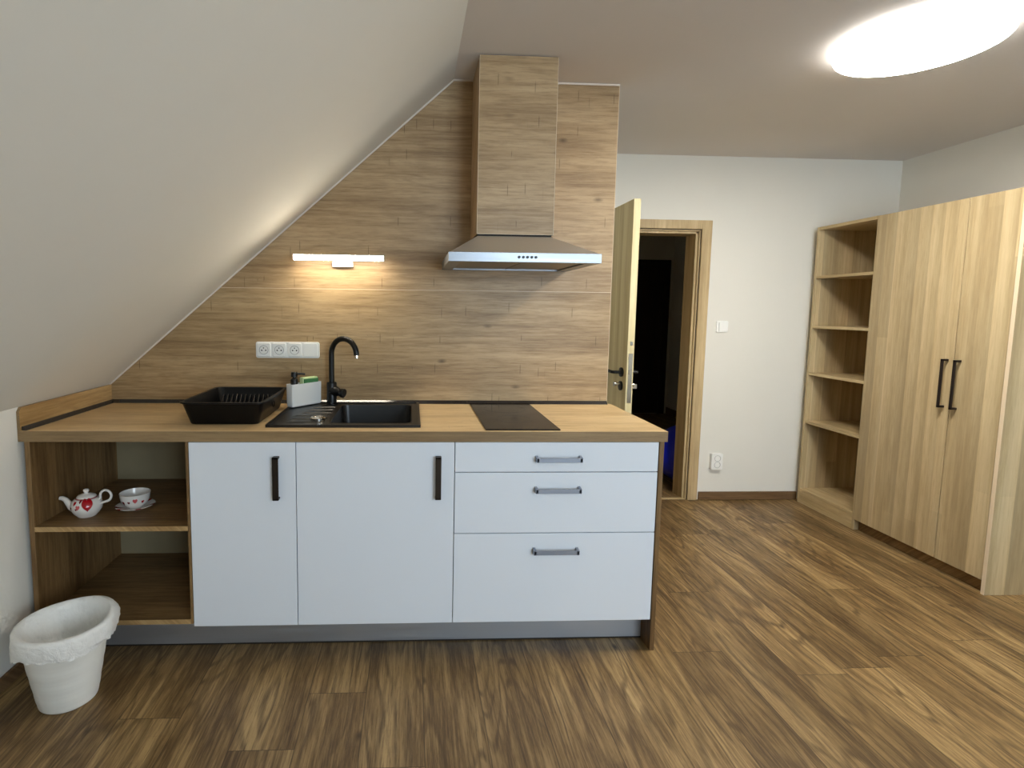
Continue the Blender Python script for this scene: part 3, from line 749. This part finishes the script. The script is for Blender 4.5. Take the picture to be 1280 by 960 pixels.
# ------------------------------------------------------------------ bookcase and wardrobe
X0 = 4.072
bk = thing('bookcase', 'tall empty oak bookcase with open shelves in the far right corner', 'bookcase', (4.37, .81, 0))
B0, B1, ZWT = .5575, 1.062, 1.934
xb = XW - .005
MB().box((X0, B1 - .018, 0), (xb, B1, ZWT), .0008).build('side_panel', M['ward'], bk)
MB().box((X0 + .002, B0, 0), (xb, B0 + .018, ZWT), .0008).build('side_panel', M['ward'], bk)
MB().box((X0, B0 + .018, ZWT - .02), (xb, B1 - .018, ZWT), .0008).build('top_panel', M['wardh'], bk)
MB().box((xb - .2, B0 + .018, .09), (xb - .19, B1 - .018, ZWT - .02)).build('back_panel', M['ward'], bk)
MB().box((X0 + .002, B0 + .018, 0), (X0 + .018, B1 - .018, .088), .0008).build('plinth', M['wardh'], bk)
MB().box((X0 + .002, B0 + .018, .089), (xb - .2, B1 - .018, .107), .0008).build('shelf', M['wardh'], bk)
for z in (.586, .928, 1.2545, 1.595):
    MB().box((X0 + .003, B0 + .018, z - .009), (xb - .2, B1 - .018, z + .009), .0008).build('shelf', M['wardh'], bk)
wd = thing('wardrobe', 'wide light oak wardrobe with two doors along the right wall', 'wardrobe', (4.37, .16, 0))
W0, W1 = -.236, .5565
m = MB().box((X0 + .022, W0 + .018, .066), (xb, W0 + .036, ZWT)).box((X0 + .022, W1 - .018, .066), (xb, W1, ZWT))
m.box((X0 + .022, W0 + .036, ZWT - .018), (xb, W1 - .018, ZWT)).box((X0 + .022, W0 + .036, .066), (xb, W1 - .018, .084)).box((xb - .01, W0 + .036, .084), (xb, W1 - .018, ZWT - .018))
m.build('carcass', M['ward'], wd)
MB().box((X0 + .035, W0 + .018, 0), (X0 + .051, W1, .066)).build('plinth', M['carc'], wd)
MB().box((X0 + .001, W0, 0), (xb, W0 + .018, ZWT + .001), .0008).build('side_panel', M['ward'], wd)
MB().box((X0 - .0006, W0 + .0005, 0), (X0 + .001, W0 + .0175, ZWT + .001)).build('edge_band', M['band'], wd)
for y0, y1_, hy in ((.0305, W1 - .001, .060), (W0 + .0195, .0257, -.006)):
    dd = MB().box((X0, y0, .068), (X0 + .018, y1_, ZWT - .002), .0008).build('door', M['ward'], wd)
    h = MB().box((X0 - .034, hy - .0065, .868), (X0 - .026, hy + .0065, 1.122), .0012)
    for z in (.868, 1.111): h.box((X0 - .034, hy - .0065, z), (X0, hy + .0065, z + .011), .0012)
    h.build('handle', M['whandle'], dd)

# ------------------------------------------------------------------ ceiling lamp
LX, LY, LR = 3.224, -.526, .268
lp = thing('ceiling_lamp', 'large round glowing white ceiling lamp in the upper right', 'ceiling lamp', (LX, LY, ZC))
MB().lathe([(0, 0), (LR - .02, 0), (LR - .018, -.006), (0, -.006)], (LX, LY, ZC), 72).build('base_plate', M['paintedmetal'], lp, smooth=True)
MB().lathe([(LR - .012, -.003), (LR - .002, -.005), (LR, -.010), (LR, -.036), (LR - .003, -.042), (LR - .008, -.0445)], (LX, LY, ZC), 96).build('diffuser_side', M['lampside'], lp, smooth=True, sharp=80)
MB().lathe([(LR - .008, -.0445), (.2, -.0465), (.1, -.048), (0, -.0485)], (LX, LY, ZC), 96).build('diffuser', M['lamp'], lp, smooth=True, sharp=80)

# ------------------------------------------------------------------ blue ball in the hallway
bl = thing('exercise_ball', 'dark blue rounded vinyl ball on the hallway floor, seen through the doorway', 'ball', (3.47, 1.52, 0))
RB = .23
pr_ = [(0.02, .0005)] + [(RB * math.sin(math.radians(a)), RB - RB * math.cos(math.radians(a))) for a in range(12, 180, 6)] + [(0, 2 * RB)]
MB().lathe(pr_, (0, 0, 0), 64).build('shell', M['ball'], bl, world=False, smooth=True, sharp=180)
MB().lathe([(0, 0), (.012, .001), (.012, .004), (0, .005)], (0, 0, 2 * RB - .001), 16).build('valve', M['whiteplastic'], bl, world=False, smooth=True)

# labels of parts that look unlike the rest of their thing
PL = {'waste_knob': 'round chrome knob', 'aerator': 'chrome outlet ring', 'scouring_pad': 'dark green scouring pad', 'lock_plate': 'steel lock plate',
      'key': 'metal key', 'thumb_turn': 'chrome thumb turn', 'sealing_profile': 'dark glossy sealing strip', 'flue_box': 'oak clad flue box', 'back_panel': 'olive grey back board'}
for o in list(C.objects):
    b_ = o.name.split('.')[0]
    if o.parent is not None and b_ in PL: o['label'] = PL[b_]
    if o.parent is not None and b_ == 'handle' and o.parent.parent is not None:
        g_ = o.parent.parent.name.split('.')[0]
        o['label'] = {'base_cabinet': 'dark upright bow handle', 'drawer_cabinet': 'grey metal bow handle', 'wardrobe': 'dark brown bar handle'}.get(g_, 'handle')

# ------------------------------------------------------------------ light, camera
def area(name, loc, rot, sx, sy, e, col):
    l = bpy.data.lights.new(name, 'AREA'); l.shape = 'RECTANGLE'; l.size = sx; l.size_y = sy; l.energy = e; l.color = col
    o = bpy.data.objects.new(name, l); C.objects.link(o); o.location = loc; o.rotation_euler = rot
    return o
area('window_daylight', ((WX0 + WX1) / 2, YR - .16, (WZ0 + WZ1) / 2), (math.radians(90), 0, 0), WX1 - WX0, WZ1 - WZ0, 88, (.72, .87, 1.0))

wo = bpy.data.worlds.new('world'); bpy.context.scene.world = wo; wo.use_nodes = True
nt = wo.node_tree
sky = nt.nodes.new('ShaderNodeTexSky'); sky.sky_type = 'HOSEK_WILKIE'; sky.sun_direction = (.3, .6, .7)
nt.links.new(sky.outputs[0], nt.nodes['Background'].inputs[0]); nt.nodes['Background'].inputs[1].default_value = .6

cam = bpy.data.cameras.new('camera'); co = bpy.data.objects.new('camera', cam); C.objects.link(co)
yaw, pit, rol = .0466, -.0965, .0114
F_, PX, PY = 685.17, 545.93, 452.09
cam.sensor_width = 36.0; cam.sensor_fit = 'HORIZONTAL'; cam.lens = F_ * 36 / 1280
cam.shift_x = (640 - PX) / 1280; cam.shift_y = -(480 - PY) / 1280
cam.clip_start = .05
fw = Vector((math.sin(yaw) * math.cos(pit), math.cos(yaw) * math.cos(pit), math.sin(pit)))
rt = Vector((math.cos(yaw), -math.sin(yaw), 0)); u_ = rt.cross(fw)
r2 = math.cos(rol) * rt + math.sin(rol) * u_; u2 = -math.sin(rol) * rt + math.cos(rol) * u_
mw = Matrix((r2, u2, -fw)).transposed().to_4x4(); mw.translation = (1.2953, -2.6441, 1.3516)
co.matrix_world = mw
S = bpy.context.scene; S.camera = co
S.view_settings.view_transform = 'Standard'; S.view_settings.look = 'None'; S.view_settings.gamma = 1.0; S.view_settings.use_curve_mapping = False
S.view_settings.exposure = 0.40
S.cycles.max_bounces = 8; S.cycles.diffuse_bounces = 5; S.cycles.caustics_reflective = False; S.cycles.caustics_refractive = False
S.cycles.use_denoising = True
